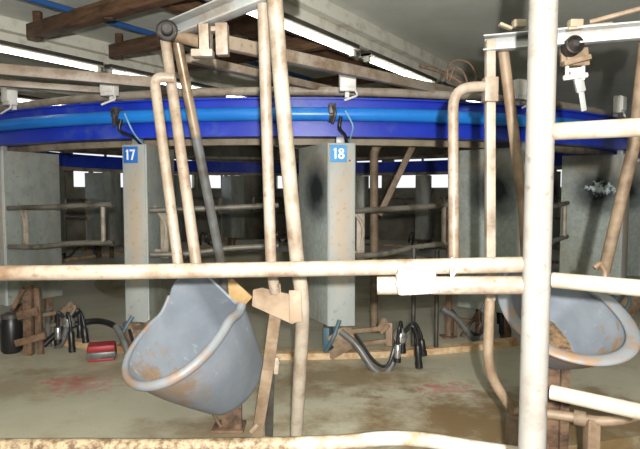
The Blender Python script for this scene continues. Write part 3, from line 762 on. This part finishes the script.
# ------------------------------------------------------------------ right feed gate
b0 = at(515, 435, 2.36); b0.z = 0
gb = thing('feed_gate', 'right feed gate with square upright and arched white pipe behind the thick white post', 'gate', b0, world=True)
m = MB(); m.channel(at(484, 44, 2.34), at(665, 29, 2.10), .055, .062, .006, side=-1); obj('top_beam', m, M['galv'], gb)
m = MB(); m.bar(at(490, 40, 2.34), at(490, 300, 2.36), .038, .038, (1, 0, 0), .004); obj('square_upright', m, M['cream'], gb)
m = MB(); m.box(at(490, 90, 2.33), (.055, .055, .10), bev=.004); obj('socket', m, M['white'], gb)
m = MB(); m.tube([at(492, 86, 2.33), at(453, 88, 2.30), at(454, 290, 2.28)], .0215, 14, fillet=.14); obj('arched_pipe', m, M['white'], gb)
m = MB(); m.tube([at(503, 48, 2.36), at(524, 215, 2.40), at(528, 300, 2.42)], .0225, 14); obj('leaning_pipe', m, M['tan'], gb)
m = MB(); m.tube([at(490, 296, 2.36), at(487, 372, 2.36), at(514, 412, 2.36)], .0215, 14, fillet=.2); m.tube([at(512, 411, 2.36), at(556, 414, 2.30), at(612, 424, 2.22), at(660, 408, 2.15)], .021, 14, fillet=.1); obj('lower_bent_pipe', m, M['tan'], gb)
m = MB(); m.tube([at(574, 417, 2.28), at(586, 419, 2.26)], .032, 14); obj('pipe_sleeve', m, M['brown'], gb)
for px, Y in ((513, 2.45), (592, 2.25)):
    m = MB(); p = at(px, 418, Y); q = p.copy(); q.z = 0.0; m.bar(q, p, .05, .05, (1, 0, 0)); obj('foot', m, M['tan'], gb)
m = MB(); m.tube([at(648, 20, 2.2), at(634, 145, 2.3), at(604, 272, 2.38)], .0245, 14); obj('leaning_pipe', m, M['brown'], gb, label='leaning brown pipe')
m = MB(); m.tube(spline([at(594, 268, 2.34), at(600, 264, 2.34), at(605, 272, 2.34), at(604, 280, 2.34)], 5), .012, 8); obj('hook', m, M['tan'], gb)
p = at(573, 46, 2.20)
m = MB(); m.lathe([(.036, -.03), (.036, .02), (.031, .024), (.026, .012), (.012, .03)], p, (0, -1, .1), 18); obj('pivot_nut', m, M['iron'], gb)
m = MB(); m.bar(at(565, 48, 2.24), at(566, 66, 2.24), .02, .04, (1, 0, 0)); m.bar(at(582, 48, 2.24), at(584, 66, 2.24), .02, .04, (1, 0, 0)); m.bar(at(563, 64, 2.20), at(590, 57, 2.20), .03, .02); m.box(at(574, 60, 2.24), (.07, .04, .05), bev=.006); obj('pivot_bracket', m, M['tan'], gb)
m = MB()
for q in ((567, 72), (583, 72)): m.bar(at(q[0], 66, 2.22), at(q[0], 80, 2.22), .014, .012, (1, 0, 0))
m.tube([at(564, 78, 2.21), at(587, 75, 2.21)], .010, 10); m.box(at(576, 73, 2.22), (.04, .03, .035), bev=.004); m.tube([at(568, 70, 2.20), at(584, 69, 2.20)], .007, 8); obj('clevis', m, M['whitebox'], gb)
m = MB(); m.bar(at(578, 78, 2.23), at(581, 92, 2.24), .02, .035, (1, 0, 0)); m.bar(at(581, 90, 2.24), at(584, 111, 2.26), .008, .022, (1, 0, 0)); obj('blade', m, M['galv'], gb)
for px, lb in ((519, 1), (575, 0)):
    m = MB(); q = at(px, 24, 2.30 if px < 540 else 2.2); m.box(q, (.05, .04, .03), bev=.004); m.bar(q + V((-.03, 0, -.02)), q + V((.14 if not lb else -.08, 0, .0)), .03, .012); obj('top_lug', m, M['drab'], gb)
m = MB(); m.tube([at(590, 22, 2.2), at(650, 6, 2.1)], .009, 8); obj('tie_rod', m, M['tan'], gb)
# loose cable loops over the ring left of the arched pipe
m = MB(); m.tube(spline([at(447, 80, 3.6), at(449, 66, 3.6), at(458, 60, 3.6), at(470, 64, 3.6), at(476, 76, 3.6), at(474, 84, 3.6)], 6), .006, 8); m.tube(spline([at(449, 82, 3.58), at(455, 68, 3.58), at(463, 72, 3.58), at(468, 84, 3.58)], 6), .006, 8)
m.tube(spline([at(420, 66, 3.9), at(435, 70, 3.75), at(450, 76, 3.6), at(462, 84, 3.55)], 5), .012, 8)
o = obj('cable_loop', m, M['rust']); tag(o, 'loose thin cable loops above the blue ring beside the arched white pipe', 'cable')

# ------------------------------------------------------------------ light
def plight(name, loc, power, rad, col=(1, 1, 1)):
    l = bpy.data.lights.new(name, 'POINT'); l.energy = power; l.shadow_soft_size = rad; l.color = col
    o = bpy.data.objects.new(name, l); o.location = loc; C.objects.link(o); return o
plight('camera_flash', V((.055, -.30, 1.31)), 800, .02, (1, .975, .94))
w = bpy.data.worlds.new('world'); bpy.context.scene.world = w; w.use_nodes = True
w.node_tree.nodes['Background'].inputs[0].default_value = (.92, .96, 1, 1); w.node_tree.nodes['Background'].inputs[1].default_value = 1.1

sc = bpy.context.scene
sc.view_settings.view_transform = 'Standard'; sc.view_settings.look = 'None'
sc.view_settings.exposure = 0; sc.view_settings.gamma = 1; sc.view_settings.use_curve_mapping = False
for o in list(bpy.data.objects):
    if '_w' in o: del o['_w']
